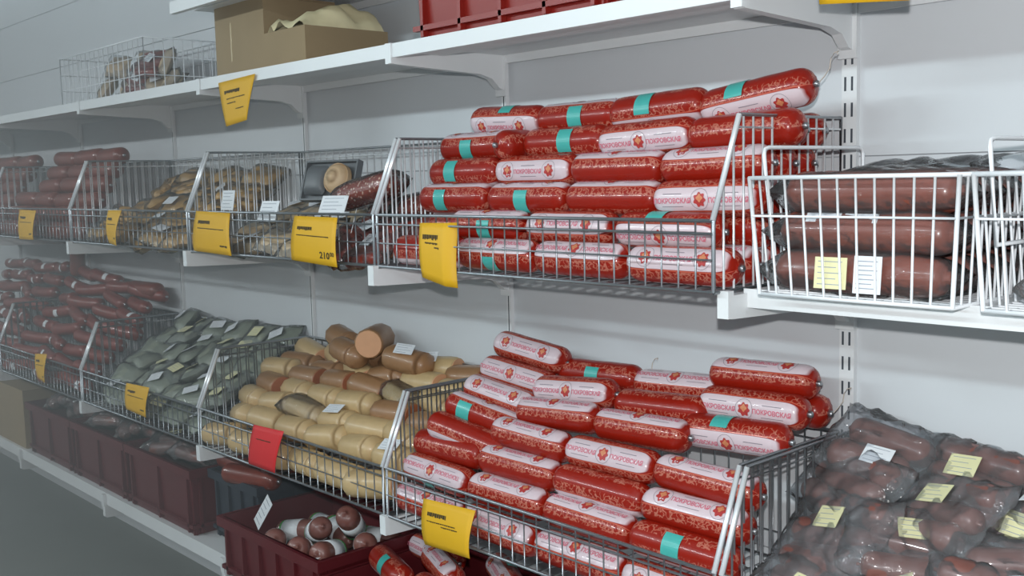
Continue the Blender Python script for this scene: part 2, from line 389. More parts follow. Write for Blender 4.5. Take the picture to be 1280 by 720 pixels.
def lobed(cx, cs, r, lobes, amp, n=32, ph=0):
    vs = [(cx, cs, 0)]+[(cx+r*(1+amp*math.cos(lobes*2*math.pi*i/n+ph))*math.cos(2*math.pi*i/n), cs+r*(1+amp*math.cos(lobes*2*math.pi*i/n+ph))*math.sin(2*math.pi*i/n), 0) for i in range(n)]
    return vs, [(0, i+1, (i+1) % n+1) for i in range(n)]
def ring(cx, cs, r0_, r1_, n=32):
    vs = [(cx+r*math.cos(2*math.pi*i/n), cs+r*math.sin(2*math.pi*i/n), 0) for i in range(n) for r in (r0_, r1_)]
    return vs, [(2*i, 2*i+1, 2*((i+1) % n)+1, 2*((i+1) % n)) for i in range(n)]
def bar(x, s, w_, h_, n=6):
    vs = [(x-w_/2+w_*i/n, s+q*h_/2, 0) for i in range(n+1) for q in (-1, 1)]
    return vs, [(2*i, 2*i+2, 2*i+3, 2*i+1) for i in range(n)]
def print_mesh(kind):
    b = MB()
    ems, tx = ([0.0], [-.064, .064]) if kind == 0 else ([-.066, .066], [0.0])
    for e in ems:
        b.cur = 0; bent(b, ring(e, 0, .0195, .0204), 0, 0)
        b.cur = 1; bent(b, lobed(e, -.001, .0128, 7, .16, ph=.5), 0, 0)
        b.cur = 2; bent(b, lobed(e, .002, .0066, 4, .2), 0, 0, .0010)
    for x in tx:
        b.cur = 3; bent(b, T_word, x, -.003)
        b.cur = 0; bent(b, bar(x, .0105, .044, .0016), 0, 0); bent(b, bar(x, -.0135, .05, .0012), 0, 0)
    return b.mesh('printed_label', [M['greyink'], M['emblem'], M['emblem2'], M['pinkink']])
ME_print = [print_mesh(0), print_mesh(1)]
def teal_mesh():
    b = MB(); n = 12; vs = []
    for i in range(n+1):
        a = -.75+1.5*i/n
        for x in (-.0205, .0205): vs.append((x, -(SR+.0012)*math.cos(a), (SR+.0012)*math.sin(a)))
    b.add(vs, [(2*i, 2*i+1, 2*i+3, 2*i+2) for i in range(n)]); return b.mesh('teal_sticker', M['teal'])
ME_teal = teal_mesh()
b = MB(); b.revolve_x([(-.006, .004), (-.004, .0062), (.004, .0062), (.006, .004)], 8); ME_clip = b.mesh('end_clip', M['clip'], True)
b = MB(); b.tube([(0, 0, 0), (.01, .004, .012), (.018, .008, .026), (.02, .008, .042), (.026, .01, .052), (.034, .012, .055), (.03, .012, .05)], .0011, 5); ME_string = b.mesh('string_tie', M['string'], True)
def chub(x, y, z, roll, label, group, flip=False, teal=None, kind=0, yaw=0, tilt=0, string=0):
    # roll: elevation of the white band's centre above the horizontal; teal: offset of sticker along the axis
    Rm = Euler((0, 0, R(yaw))).to_matrix() @ Euler((0, R(-tilt), 0)).to_matrix() @ Euler((R(-roll), 0, 0)).to_matrix()
    if flip: Rm = Rm @ Euler((0, math.pi, 0)).to_matrix()
    t = thing('sausage', label, 'sausage', (x, y, z), Rm.to_euler(), group)
    put('casing', ME_chub, t); put('printed_label', ME_print[kind], t)
    for s in (-1, 1): put('end_clip', ME_clip, t, (s*(SL/2+.004), 0, 0))
    if teal is not None:
        put('teal_sticker', ME_teal, t, (teal*(-1 if flip else 1), 0, 0), (R(-95), 0, 0))
    if string:
        c = put('string_tie', ME_string, t, (string*(SL/2+.008)*(-1 if flip else 1), 0, 0)); c.rotation_euler = Rm.inverted().to_euler()
        if string < 0: c.scale = (-1, 1, 1)
    return t
def look(roll, teal, flip):
    f = 'white printed side out' if abs(roll) <= 35 else ('white side up' if 35 < roll < 110 else ('white side down' if -130 < roll < -35 else 'red side out'))
    return f + (', teal sticker' if teal is not None else '')
# (x, y, z, roll, flip, teal, kind, yaw, tilt)
D = {1: [(-.868,-.372,1.431,-70,0,None,0,0,0), (-.635,-.365,1.431,48,1,.0,0,0,0), (-.383,-.365,1.431,45,0,None,0,0,0), (-.126,-.368,1.431,28,0,None,1,0,0)],
 2: [(-.868,-.262,1.486,80,0,None,0,0,0), (-.700,-.331,1.491,75,1,.01,0,0,0), (-.442,-.331,1.491,22,0,None,1,0,0), (-.186,-.331,1.491,-15,0,-.02,0,0,0)],
 3: [(-.862,-.292,1.552,88,1,-.03,0,0,0), (-.606,-.294,1.551,84,1,.0,1,0,0), (-.357,-.294,1.551,84,0,None,0,0,0), (-.118,-.296,1.552,-2,0,None,0,0,1)],
 4: [(-.862,-.258,1.612,-85,0,-.03,0,0,0), (-.617,-.258,1.612,2,0,None,1,0,0), (-.376,-.258,1.611,78,0,None,0,0,0), (-.132,-.258,1.612,62,0,None,1,0,1)],
 5: [(-.862,-.222,1.673,80,1,-.01,1,0,0), (-.701,-.17,1.672,160,0,None,0,82,0), (-.560,-.222,1.672,-88,0,.02,0,0,0), (-.326,-.224,1.672,-12,0,None,0,0,2), (-.092,-.222,1.674,150,0,None,0,0,2)],
 6: [(-.786,-.186,1.732,-22,0,.01,1,0,-2), (-.552,-.186,1.726,95,1,.01,0,0,0), (-.325,-.190,1.730,-66,0,-.02,0,0,2), (-.092,-.186,1.738,-44,0,-.03,1,0,7)]}
RW = ['', 'bottom', 'second', 'third', 'fourth', 'fifth', 'top']
for r, L in D.items():
    for i, (x, y, z, roll, flip, teal, kind, yaw, tilt) in enumerate(L):
        chub(x, y, z, roll, 'red sausage, %s; %s from left, %s row, upper pile' % (look(roll, teal, flip), ORD[i], RW[r]), 'sausages in the upper pile', bool(flip), teal, kind, yaw, tilt, 1 if (r, i) == (6, 3) else 0)
for r in range(1, 6):                      # second layer seen through the right side of the basket
    y0 = D[r][-1][1]
    for j in (1, 2, 3):
        y = y0+.071*j
        if y > -.06: break
        chub(-.13-.004*j, y, D[r][-1][2], random.choice((-100, 20, 60, 140)), 'red sausage behind the front layer at basket side, %s row up, %s behind' % (ORD[r-1], ORD[j-1]), 'sausages behind the upper pile front')
# lower heap
G = [(-.80,-.118,1.163,32,0,None,1,0,-6,0),(-.80,-.165,1.108,25,0,None,0,0,-5,0),(-.585,-.10,1.128,-95,0,.0,0,0,2,1),(-.575,-.195,1.106,14,0,None,0,0,5,0),
 (-.80,-.222,1.066,45,0,None,1,0,-6,0),(-.80,-.272,1.026,100,1,-.05,0,8,-10,0),(-.81,-.322,.984,-45,0,None,0,8,-10,0),(-.575,-.252,1.062,72,0,None,0,0,4,0),
 (-.335,-.178,1.100,-68,0,None,1,0,3,0),(-.350,-.095,1.130,58,0,None,0,0,3,1),(-.335,-.245,1.065,78,0,None,0,0,2,0),(-.135,-.10,1.180,72,0,None,1,0,2,0),
 (-.122,-.152,1.130,4,0,None,0,0,2,0),(-.13,-.065,1.120,150,0,None,0,0,0,1),(-.128,-.205,1.082,-20,0,-.02,0,0,3,0)]
cols = [-.862, -.615, -.368, -.124]
for j, (y, z) in enumerate([(-.300, 1.008), (-.336, .950), (-.372, .893), (-.398, .822)]):
    for i, x in enumerate(cols):
        if j == 0 and i == 0: continue
        roll = [(0, 70, 30, 75), (150, 80, -60, 60), (28, 70, 80, -75), (60, 40, 55, 20)][j][i]
        te = -.01 if (j, i) in ((2, 3), (2, 0), (1, 1), (3, 2)) else None
        G.append((x, y, z, roll, 1 if (j, i) == (2, 0) else 0, te, i % 2, random.uniform(-2, 2), random.uniform(-1, 1), 0))
gl = ['topmost at the left', 'just under the topmost left one', 'at the back, left of middle', 'centre left, facing front', 'tilted at the left', 'slanting at left edge', 'slanting lowest at left edge', 'left of middle, fourth down',
 'middle, right of the centre', 'pale one at the back middle', 'middle, under the white one', 'topmost at the right', 'second from top at right', 'end only, far right back', 'third from top at right']
for i, g in enumerate(G):
    d = gl[i] if i < 15 else '%s front row, %s from left' % (ORD[(i-14)//4], ORD[(i-14) % 4])
    chub(*g[:4], 'red sausage, %s; lower heap, %s' % (look(g[3], g[5], g[4]), d), 'sausages in the lower heap', bool(g[4]), g[5], g[6], g[7], g[8], g[9])

# ------------------------------------------------------------------ dark plain sausages
b = MB(); b.revolve_x(chub_prof(.034, .24), 18, .04); ME_dark = b.mesh('casing', M['darkchub'], True)
b = MB(); b.revolve_x(chub_prof(.027, .25, .004), 12, .05, bend=.35); ME_smoked = b.mesh('casing', M['smoked'], True)
b = MB(); n = 8
b.add([((-.02 if q == 0 else .02), -.0352*math.cos(-.6+1.2*i/n), .0352*math.sin(-.6+1.2*i/n)) for i in range(n+1) for q in (0, 1)], [(2*i, 2*i+1, 2*i+3, 2*i+2) for i in range(n)]); ME_wraplab = b.mesh('paper_label', M['label_white'])
def darkchub(x, y, z, label, group, yaw=0, tilt=0, me=ME_dark, lab=None, clipx=.124, name='dark_sausage'):
    t = thing(name, label, 'sausage', (x, y, z), (0, R(-tilt), R(yaw)), group)
    put('casing', me, t)
    for s in (-1, 1): put('end_clip', ME_clip, t, (s*clipx, 0, .0 if me is ME_dark else .35*.13*.13))
    if lab is not None:
        o = put('paper_label', ME_wraplab, t, (lab, 0, 0), (R(random.uniform(-70, 10)), 0, 0))
        if me is ME_smoked: o.scale = (.8, .8, .8)
    return t
for k in (-4, -5):
    for r in range(6):
        n = 4 if r < 3 else 3
        for i in range(n):
            x = k+.14+.24*i+(0 if n == 4 else .22)+random.uniform(-.01, .01)
            darkchub(x, -.37+.035*r, 1.431+.058*r+random.uniform(-.004, .004), 'dark red sausage, %s from left, %s row up, %s stack' % (ORD[i], ORD[r], 'dark' if k == -4 else 'far left'), 'dark red sausages on the middle tier', random.uniform(-3, 3), random.uniform(-2, 2))
# smoked sausages heaped on the lower tier
for k in (-4, -5):
    for r in range(8):
        for i in range(4):
            y = -.40+.046*r; z = .812+.047*r+(0.01*(i % 2))+.012*r*(1-i/3 if k == -4 else 1)*.7
            darkchub(k+.15+.235*i+random.uniform(-.03, .03), y, z, 'smoked red sausage, %s from left, %s row up, %s heap' % (ORD[i], ORD[r], 'smoked' if k == -4 else 'far left'), 'smoked sausages on the lower tier', random.uniform(-13, 13), random.uniform(-7, 7), ME_smoked, random.uniform(-.06, .06) if random.random() < .4 else None, .13, 'smoked_sausage')
t = darkchub(-3.93, -.085, 1.30, 'dark sausage standing upright behind the smoked heap', None, 0, 84)
for i in range(3):
    darkchub(-3.20, -.075, 1.165, 'dark red sausage lying behind the smoked heap near its right end', None, 4, 0) if i == 1 else None

# ------------------------------------------------------------------ packs in film
def pillow(L, W, H, seed, nx=14, ny=10, crump=.006, fq=22):
    vs = []; fs = []
    for side in (1, -1):
        for i in range(nx+1):
            for j in range(ny+1):
                u = i/nx*2-1; v = j/ny*2-1
                h = H/2*max(0, (1-u**4))**.5*max(0, (1-v**4))**.5
                p = Vector((u*L/2, v*W/2, 0)); q = noise.noise_vector(p*fq+Vector((seed*3.7, seed, side)))*crump
                edge = 0 if (i in (0, nx) or j in (0, ny)) else 1
                if not edge: q = noise.noise_vector(p*fq+Vector((seed*3.7, seed, 0)))*crump
                vs.append((p.x+q.x*.6, p.y+q.y*.6, side*h*edge+q.z))
    m = (nx+1)*(ny+1)
    for i in range(nx):
        for j in range(ny):
            a = i*(ny+1)+j; c = a+ny+1
            fs.append((a, c, c+1, a+1)); fs.append((m+a, m+a+1, m+c+1, m+c))
    return vs, fs
def label_mesh(w_, h_, mat, lines=4):
    b = MB(); b.cur = 0; b.box(-w_/2, w_/2, -h_/2, h_/2, -.0005, .0004)
    b.cur = 1
    for i in range(lines):
        ww = w_*(.75-.18*(i % 2)); y = h_*.36-h_*.72*i/max(1, lines-1); b.box(-w_*.4, -w_*.4+ww, y-h_*.013, y+h_*.013, .0004, .0006)
    return b.mesh('paper_label', [mat, M['label_ink']])
ME_lw = label_mesh(.055, .04, M['label_white']); ME_lc = label_mesh(.055, .045, M['label_cream'])
def pack_proto(name, mat, film, seed, L=.22, W=.15, nsa=3, r=.026, lab=None, cat='pack'):
    t = thing(name, name, cat)
    for i in range(nsa):
        b = MB(); rr = r*random.uniform(.85, 1.1); b.revolve_x(chub_prof(rr, L*.78*random.uniform(.85, 1), .004), 12, .04, bend=random.uniform(-.4, .4))
        o = b.build('product', M[mat], t, True, (random.uniform(-.01, .01), (i-(nsa-1)/2)*r*1.95, random.uniform(-.004, .004))); o.rotation_euler = (0, 0, R(random.uniform(-6, 6)))
    b = MB(); b.add(*pillow(L, W, r*2.4, seed, 26, 18, .013, 38)); b.build('film', M[film], t, True)
    if lab: put('paper_label', lab, t, (random.uniform(-.03, .03), random.uniform(-.03, .02), r*1.12+.004), (0, R(random.uniform(-3, 3)), R(random.uniform(-30, 30))))
    return t
def lump_proto(name, mat, film, seed, L=.17, W=.12, H=.05, lab=None):
    t = thing(name, name, 'pack')
    b = MB(); b.add(*pillow(L*.85, W*.85, H*.85, seed+9, 12, 8, .012)); b.build('product', M[mat], t, True)
    b = MB(); b.add(*pillow(L, W, H, seed, 12, 8, .008)); b.build('film', M[film], t, True)
    if lab: put('paper_label', lab, t, (random.uniform(-.02, .02), 0, H/2+.006), (0, 0, R(random.uniform(-40, 40))))
    return t
used = set()
def place(proto, loc, rot, label, group):
    if proto.name not in used:
        used.add(proto.name); proto.location = loc; proto.rotation_euler = rot; tag(proto, label, 'pack', group); return proto
    return dup(proto, loc, rot, label, group)
def heap(protos, x0, x1, nx, ny, z0, zslope, label, group, yf=-.36, dy=.075, pitch=28, zj=.012, zx=0):
    for r in range(ny):
        for i in range(nx):
            x = x0+(x1-x0)*(i+.5)/nx+random.uniform(-.025, .025); y = yf+dy*r+random.uniform(-.01, .01)
            rot = (R(pitch+random.uniform(-12, 12)), R(random.uniform(-12, 12)), R(random.uniform(-28, 28)))
            place(random.choice(protos), (x, y, z0+zslope*r+zx*i*(r/4)+random.uniform(-zj, zj)), rot, label % (ORD[i], ORD[r]), group)
amb = [lump_proto('amber_pack', 'amber', 'film', 1, .19, .13, .06, ME_lw), lump_proto('amber_pack', 'amber', 'film', 2, .17, .12, .055), pack_proto('amber_pack', 'amber', 'film', 3, .19, .13, 3, .022)]
heap(amb, -2.92, -2.10, 5, 5, 1.425, .048, 'amber food pack in clear film, %s from left, %s row from front', 'amber packs on the middle tier')
grn = [lump_proto('green_pack', 'greeny', 'film', 4, .17, .12, .05, ME_lw), lump_proto('green_pack', 'greeny', 'film', 5, .18, .12, .05), lump_proto('green_pack', 'greeny', 'film_grey', 6, .16, .12, .05, ME_lc)]
heap(grn, -2.93, -2.07, 6, 6, .83, .045, 'grey green food pack in clear film, %s from left, %s row from front', 'grey green packs on the lower tier', dy=.06)
bag = [pack_proto('bagged_sausages', 'pinkbrown', 'film_grey', 11, .24, .17, 3, .027, ME_lc), pack_proto('bagged_sausages', 'pinkbrown', 'film_grey', 12, .23, .17, 3, .027), pack_proto('bagged_sausages', 'pinkbrown', 'film_grey', 13, .22, .16, 2, .03, ME_lw)]
heap(bag, .03, .96, 6, 5, .845, .054, 'clear bag of pinkish sausages, %s from left, %s row, lower right basket', 'bagged sausages in the lower right basket', yf=-.345, dy=.064, pitch=34, zx=-.016)
gry = [lump_proto('grey_beige_pack', 'greyprod', 'film', 21, .16, .12, .05, ME_lw), lump_proto('grey_beige_pack', 'greyprod', 'film_grey', 22, .15, .11, .045)]
heap(gry, -1.91, -1.38, 4, 4, 1.42, .030, 'grey beige food pack in film, %s from left, %s row, salami basket', 'grey beige packs in the salami basket', dy=.08)
smk = [pack_proto('smoked_pack', 'smoked', 'film', 31, .2, .12, 3, .02, ME_lw), pack_proto('smoked_pack', 'smoked', 'film', 32, .2, .12, 3, .02)]
heap(smk, -1.36, -1.04, 2, 4, 1.42, .03, 'dark red sausage pack in film, %s from left, %s row, salami basket', 'dark red packs in the salami basket', dy=.08)
# speckled salami pack leaning by the basket corner
t = thing('salami_pack', 'speckled red salami in shiny film beside the left end of sausage pile', 'pack', (-1.25, -.28, 1.572), (R(8), R(-12), R(10)))
b = MB(); b.revolve_x(chub_prof(.036, .21, .006), 18, .03); b.build('product', M['salami'], t, True)
b = MB(); b.add(*pillow(.24, .10, .082, 41, crump=.004)); b.build('film', M['film'], t, True)
t = thing('salami_pack', 'dark speckled salami lying low behind the chrome basket corner', 'pack', (-1.10, -.19, 1.53), (R(6), R(-6), R(4)))
b = MB(); b.revolve_x(chub_prof(.035, .22, .006), 18, .03); b.build('product', M['salami'], t, True)
b = MB(); b.add(*pillow(.26, .10, .08, 42, crump=.004)); b.build('film', M['film'], t, True)
# grey tray with a round product
t = thing('tray_pack', 'grey tray pack with a round beige product, leaning in the basket', 'pack', (-1.60, -.17, 1.60), (R(72), 0, R(14)))
b = MB(); b.box(-.105, .105, -.062, .062, -.012, -.004); b.box(-.105, .105, -.062, -.056, -.004, .012); b.box(-.105, .105, .056, .062, -.004, .012); b.box(-.105, -.099, -.056, .056, -.004, .012); b.box(.099, .105, -.056, .056, -.004, .012); b.build('tray', M['grey_tray'], t)
b = MB(); b.revolve_x(chub_prof(.046, .052, .02), 20, 0); o = b.build('product', M['beige_disc'], t, True, (.045, 0, .02)); o.rotation_euler = (0, R(90), 0)
b = MB(); b.add(*pillow(.08, .09, .04, 44, 12, 10, .004)); b.build('product', M['grey_tray'], t, True, (-.05, 0, .01))
for i, (x, y, z, rx, rz) in enumerate([(-1.30, -.36, 1.535, 60, 20), (-1.13, -.41, 1.50, 75, -35), (-1.57, -.40, 1.52, 70, 5), (-1.845, -.38, 1.55, 80, -3)]):
    o = put('paper_slip', label_mesh(.085, .06, M['label_white'], 5), None, (x, y, z), (R(rx), 0, R(rz))); tag(o, 'white paper slip lying on packs in salami basket, %s' % ['right of the tray pack', 'nearest the sausage pile', 'above the left half', 'at the left end'][i], 'label', 'paper slips in the salami basket')

# brown rolls in the white basket
def brown_roll(x, y, z, L, r, label, lab=None, yaw=0):
    t = thing('brown_roll', label, 'roll', (x, y, z), (0, 0, R(yaw)), 'brown rolls in the white basket')
    b = MB(); P = chub_prof(r, L, .012); b.revolve_x([(a, q*(1+.05*math.sin(a*70+x*40))) for a, q in P], 18, .03); b.build('casing', M['brown'], t, True)
    b = MB(); b.add(*pillow(L+.05, r*2.25, r*2.2, x*31+z*17, 16, 8, .008)); b.build('film', M['film'], t, True)
    for dx, me in (lab or []):
        put('paper_label', me, t, (dx, -r-.012, .002), (R(84), 0, R(0)))
ME_big1 = label_mesh(.056, .05, M['label_cream'], 5); ME_big2 = label_mesh(.046, .058, M['label_white'], 7)
lv = ['bottom', 'middle', 'upper']
for r, z in enumerate((1.435, 1.499, 1.562)):
    for j, y in enumerate((-.368, -.295, -.222, -.149, -.09)):
        if j == 4 and r == 2: continue
        brown_roll(.225+.006*r, y+.006*r, z, .285, .034, 'brown roll in clear film, %s layer, %s from front, white basket' % (lv[r], ORD[j]), [(-.025, ME_big1), (.038, ME_big2)] if (r == 0 and j == 0) else None)
for i, (x, y, z, rz) in enumerate([(.17, -.385, 1.523, 3), (.235, -.385, 1.522, -4)]):
    o = put('paper_slip', label_mesh(.06, .016, M['label_white'], 2), None, (x, y, z), (R(60), 0, R(rz))); tag(o, 'narrow white slip between the brown rolls, %s' % ['left one', 'right one'][i], 'label')
for i, (x, y, z, L, W, s) in enumerate([(.20, -.10, 1.598, .22, .10, 61), (.345, -.10, 1.60, .10, .10, 62)]):
    b = MB(); b.add(*pillow(L, W, .03, s, 18, 12, .014)); o = b.build('plastic_bag', M['film'], None, True, (x, y, z)); tag(o, 'crumpled clear plastic bag lying on the brown rolls, %s' % ['large one', 'small one at right'][i], 'bag')
for i, (x, y, z) in enumerate([(.60, -.33, 1.44), (.62, -.22, 1.47), (.58, -.14, 1.52), (.55, -.12, 1.59)]):
    place(bag[i % 3], (x, y, z), (R(20), R(5), R(20*i)), 'bagged sausages in the right edge white basket, %s from bottom' % ORD[i], 'bags in the right white basket')

# ------------------------------------------------------------------ beige loaves
def loaf_mesh(L, r, sy, m, cut):
    b = MB(); h = L/2
    P = [(-h-.004, .006), (-h, r*.35), (-h+.006, r*.72), (-h+.016, r*.94), (-h+.03, r)] + [(-h+.03+(L-.036)*i/6, r*(1+.02*math.sin(i*2.1+L*90))) for i in range(1, 6)]
    P += [(h-.004, r*.985), (h, r*.95)] if cut else [(-x, q) for x, q in reversed(P[:5])]
    b.revolve_x(P, 18, .03, sy=sy); body = b.mesh('casing', m, True); c = None
    if cut:
        b = MB(); b.revolve_x([(h+.0004, r*.9), (h+.0022, r*.88)], 18, 0, sy=sy); c = b.mesh('cut_face', cut)
    return body, c
LV = [loaf_mesh(.165, .037, 1.1, M['loaf'], None), loaf_mesh(.17, .037, 1.05, M['loaf'], M['loaf_cut']), loaf_mesh(.15, .037, 1.1, M['loaf_dark'], M['loaf_cut_red']), loaf_mesh(.165, .037, 1.1, M['loaf_dark'], None), loaf_mesh(.15, .045, 1.0, M['loaf_dark'], M['loaf_cut'])]
b = MB(); b.add(*pillow(.21, .088, .080, 71, 14, 8, .005)); ME_lfilm = b.mesh('film', M['film'], True)
def loaf(x, y, z, v, yaw, tilt, label, lab=False, film=True):
    t = thing('loaf', label, 'loaf', (x, y, z), (R(random.uniform(-8, 8)), R(-tilt), R(yaw)), 'beige loaves in the lower basket')
    put('casing', LV[v][0], t)
    if LV[v][1]: put('cut_face', LV[v][1], t)
    if film: put('film', ME_lfilm, t)
    if lab: put('paper_label', ME_lw, t, (0, -.022, .041), (R(28), 0, R(20)))
for r in range(7):
    y = -.395+.054*r; z = (.818, .882, .922, .958, .992, 1.026, 1.056)[r]
    for i in range(6):
        v = random.choice((0, 0, 0, 1) if r < 3 else ((0, 0, 1, 2) if r < 5 else (3, 3, 1, 2)))
        if (r, i) in ((3, 0), (4, 2)): v = 2
        loaf(-1.905+.162*i+random.uniform(-.012, .012)+(.02 if r % 2 else -.01), y, z+random.uniform(-.006, .006)-(.02 if (r > 4 and i < 2) else 0), v, random.uniform(-20, 20), random.uniform(-9, 9), '%s smoked loaf, %s from left in %s row from front' % ('beige' if v < 2 else 'brown', ORD[i], ORD[r]), (r, i) in ((2, 3), (6, 4), (1, 5)), r > 1 and random.random() < .08)
loaf(-1.50, -.10, 1.122, 4, -52, 0, 'thick brown loaf on top of the heap, pale cut end facing', film=False)
loaf(-1.68, -.095, 1.105, 3, -12, -8, 'brown loaf on top of the heap, left of the thick one', film=False)
loaf(-1.565, -.155, 1.085, 3, -10, -6, 'brown loaf lying just in front of the topmost thick loaf', film=False)
loaf(-1.30, -.13, 1.085, 3, 14, -8, 'dark brown loaf at the right rim of the heap with label', True, False)

# ------------------------------------------------------------------ crates and boxes
def crate(x0, x1, yf, yb, z0, h, mat, label, ribs=6, rot=0):
    cx, cy = (x0+x1)/2, (yf+yb)/2; t = thing('plastic_crate', label, 'crate', (cx, cy, z0), (0, 0, R(rot)))
    a, d = (x1-x0)/2, (yb-yf)/2; e = .012; th = .006; m = M[mat]
    b = MB(); b.box(-a+e, a-e, -d+e, d-e, 0, .006); b.build('crate_floor', m, t)
    def side(axis, s):
        b = MB()
        if axis == 'y':
            q = [(s*(d-e), 0), (s*d, h), (s*(d-th), h), (s*(d-e-th), 0)]; b.prism_x(q, -a+e*.5, a-e*.5)
        else:
            q = [(s*(a-e), 0), (s*a, h), (s*(a-th), h), (s*(a-e-th), 0)]; vs = [(p, -d+e*.5, z) for p, z in q]+[(p, d-e*.5, z) for p, z in q]
            b.add(vs, [(0, 1, 2, 3), (7, 6, 5, 4), (0, 4, 5, 1), (1, 5, 6, 2), (2, 6, 7, 3), (3, 7, 4, 0)])
        return b.build('side_wall', m, t)
    for s in (-1, 1): side('y', s); side('x', s)
    b = MB(); w_ = .012
    b.box(-a-w_, a+w_, -d-w_, -d+.004, h-.03, h); b.box(-a-w_, a+w_, d-.004, d+w_, h-.03, h); b.box(-a-w_, -a+.004, -d+.004, d-.004, h-.03, h); b.box(a-.004, a+w_, -d+.004, d-.004, h-.03, h)
    b.build('rim', m, t)
    b = MB(); b.box(-a-.004, a+.004, -d-.006, -d+.008, h*.12, h*.12+.012); b.box(a-.008, a+.006, -d, d, h*.12, h*.12+.012); b.build('lower_band', m, t)
    for i in range(ribs):
        b = MB(); x = -a+.03+(2*a-.06)*i/(ribs-1); b.box(x-.005, x+.005, -d-.006, -d+.010, .01, h-.028); b.build('rib', m, t)
    for i in range(3):
        b = MB(); y = -d+.03+(2*d-.06)*i/2; b.box(a-.010, a+.006, y-.005, y+.005, .01, h-.028); b.build('rib', m, t)
    return t
crate(-.935, -.33, -.345, -.02, 1.921, .20, 'red_crate', 'red plastic crate on the upper shelf above the sausages', 5)
crate(-3.90, -3.37, -.362, -.03, .396, .235, 'maroon_crate', 'maroon plastic crate on bottom shelf, leftmost of the row', 3)
crate(-3.34, -2.81, -.362, -.03, .396, .235, 'maroon_crate', 'maroon plastic crate on bottom shelf, second from the left', 3)
crate(-2.78, -2.25, -.362, -.03, .396, .235, 'maroon_crate', 'maroon plastic crate on bottom shelf beside the dark crate', 3)
crate(-2.215, -1.90, -.30, -.03, .396, .235, 'dark_crate', 'dark slate plastic crate on bottom shelf between the maroon ones', 4)
crate(-1.855, -1.30, -.452, -.05, .396, .188, 'maroon_crate', 'maroon plastic crate holding labelled sausage stubs below the loaf basket', 6)
crate(-1.265, -.70, -.452, -.05, .396, .155, 'maroon_crate', 'maroon plastic crate under the lower tag holding red sausages', 6)
for i, (x, y, z, yw) in enumerate([(-1.14, -.33, .575, -20), (-1.02, -.25, .585, -24), (-.90, -.36, .572, -16), (-.86, -.17, .58, -30), (-1.16, -.16, .565, -10)]):
    chub(x, y, z, (-60, 70, -70, 40, 20)[i], 'red sausage with teal sticker in bottom crate, %s from left' % ORD[i], 'sausages in the bottom crate', False, (.01, .04, -.03, 0, 0)[i], i % 2, yw, 3)
# stubs with white label wraps in the maroon crate
b = MB(); b.revolve_x(chub_prof(.034, .15, .006), 18, .03); ME_stub = b.mesh('casing', M['pinkbrown'], True)
b = MB(); b.revolve_x([(-.04, .0347), (.025, .0350)], 18); ME_wrap = b.mesh('label_wrap', M['label_white'], True)
b = MB(); b.revolve_x([(-.048, .0343), (-.04, .0349)], 18); ME_gstripe = b.mesh('green_stripe', M['green'], True)
for i, (x, y, z, rx, ry, rz) in enumerate([(-1.66,-.38,.535,0,-20,-30),(-1.52,-.375,.54,0,-25,-40),(-1.43,-.34,.545,0,-15,-60),(-1.58,-.28,.56,0,-25,-20),(-1.46,-.24,.60,0,-40,-50),(-1.36,-.26,.565,0,-20,-35),(-1.70,-.28,.53,0,-10,20),(-1.40,-.40,.52,0,-10,10),(-1.62,-.18,.52,0,10,-10),(-1.45,-.15,.53,0,0,20),(-1.75,-.15,.50,0,0,0)]):
    t = thing('sausage_stub', 'pinkish sausage stub with white wrap in maroon crate, %s' % ['at the front left', 'at the front middle', 'with green edge, front right', 'in the centre', 'highest of the pile', 'at the right side', 'at the left side', 'by the front wall', 'at the back left', 'at the back middle', 'in the back corner'][i], 'sausage', (x, y, z), (R(rx), R(ry), R(rz)), 'sausage stubs in the maroon crate')
    put('casing', ME_stub, t); put('label_wrap', ME_wrap, t); put('green_stripe', ME_gstripe, t)
o = put('paper_slip', label_mesh(.07, .09, M['label_white'], 5), None, (-1.745, -.37, .60), (R(62), R(12), R(-18))); tag(o, 'white paper slip standing at left in the maroon crate', 'label')
for i, (x, y, z) in enumerate([(-2.12, -.25, .655), (-2.0, -.22, .66), (-2.08, -.17, .65), (-1.98, -.28, .645), (-2.14, -.18, .69), (-1.95, -.18, .69)]):
    darkchub(x, y, z, 'dark red sausage in the slate crate, %s' % ['front left', 'middle', 'back middle', 'front right', 'top left', 'top right'][i], 'sausages in the slate crate', random.uniform(-30, 30), 0)
for ci, x0 in enumerate((-3.9, -3.34, -2.78)):
    for i in range(4):
        place(random.choice(bag), (x0+.12+.11*i, -.22+.05*(i % 2), .635+random.uniform(0, .02)), (R(15), R(random.uniform(-8, 8)), R(random.uniform(-40, 40))), 'clear bag in the %s maroon crate from left, %s bag' % (ORD[ci], ORD[i]), 'bags in the maroon crates')
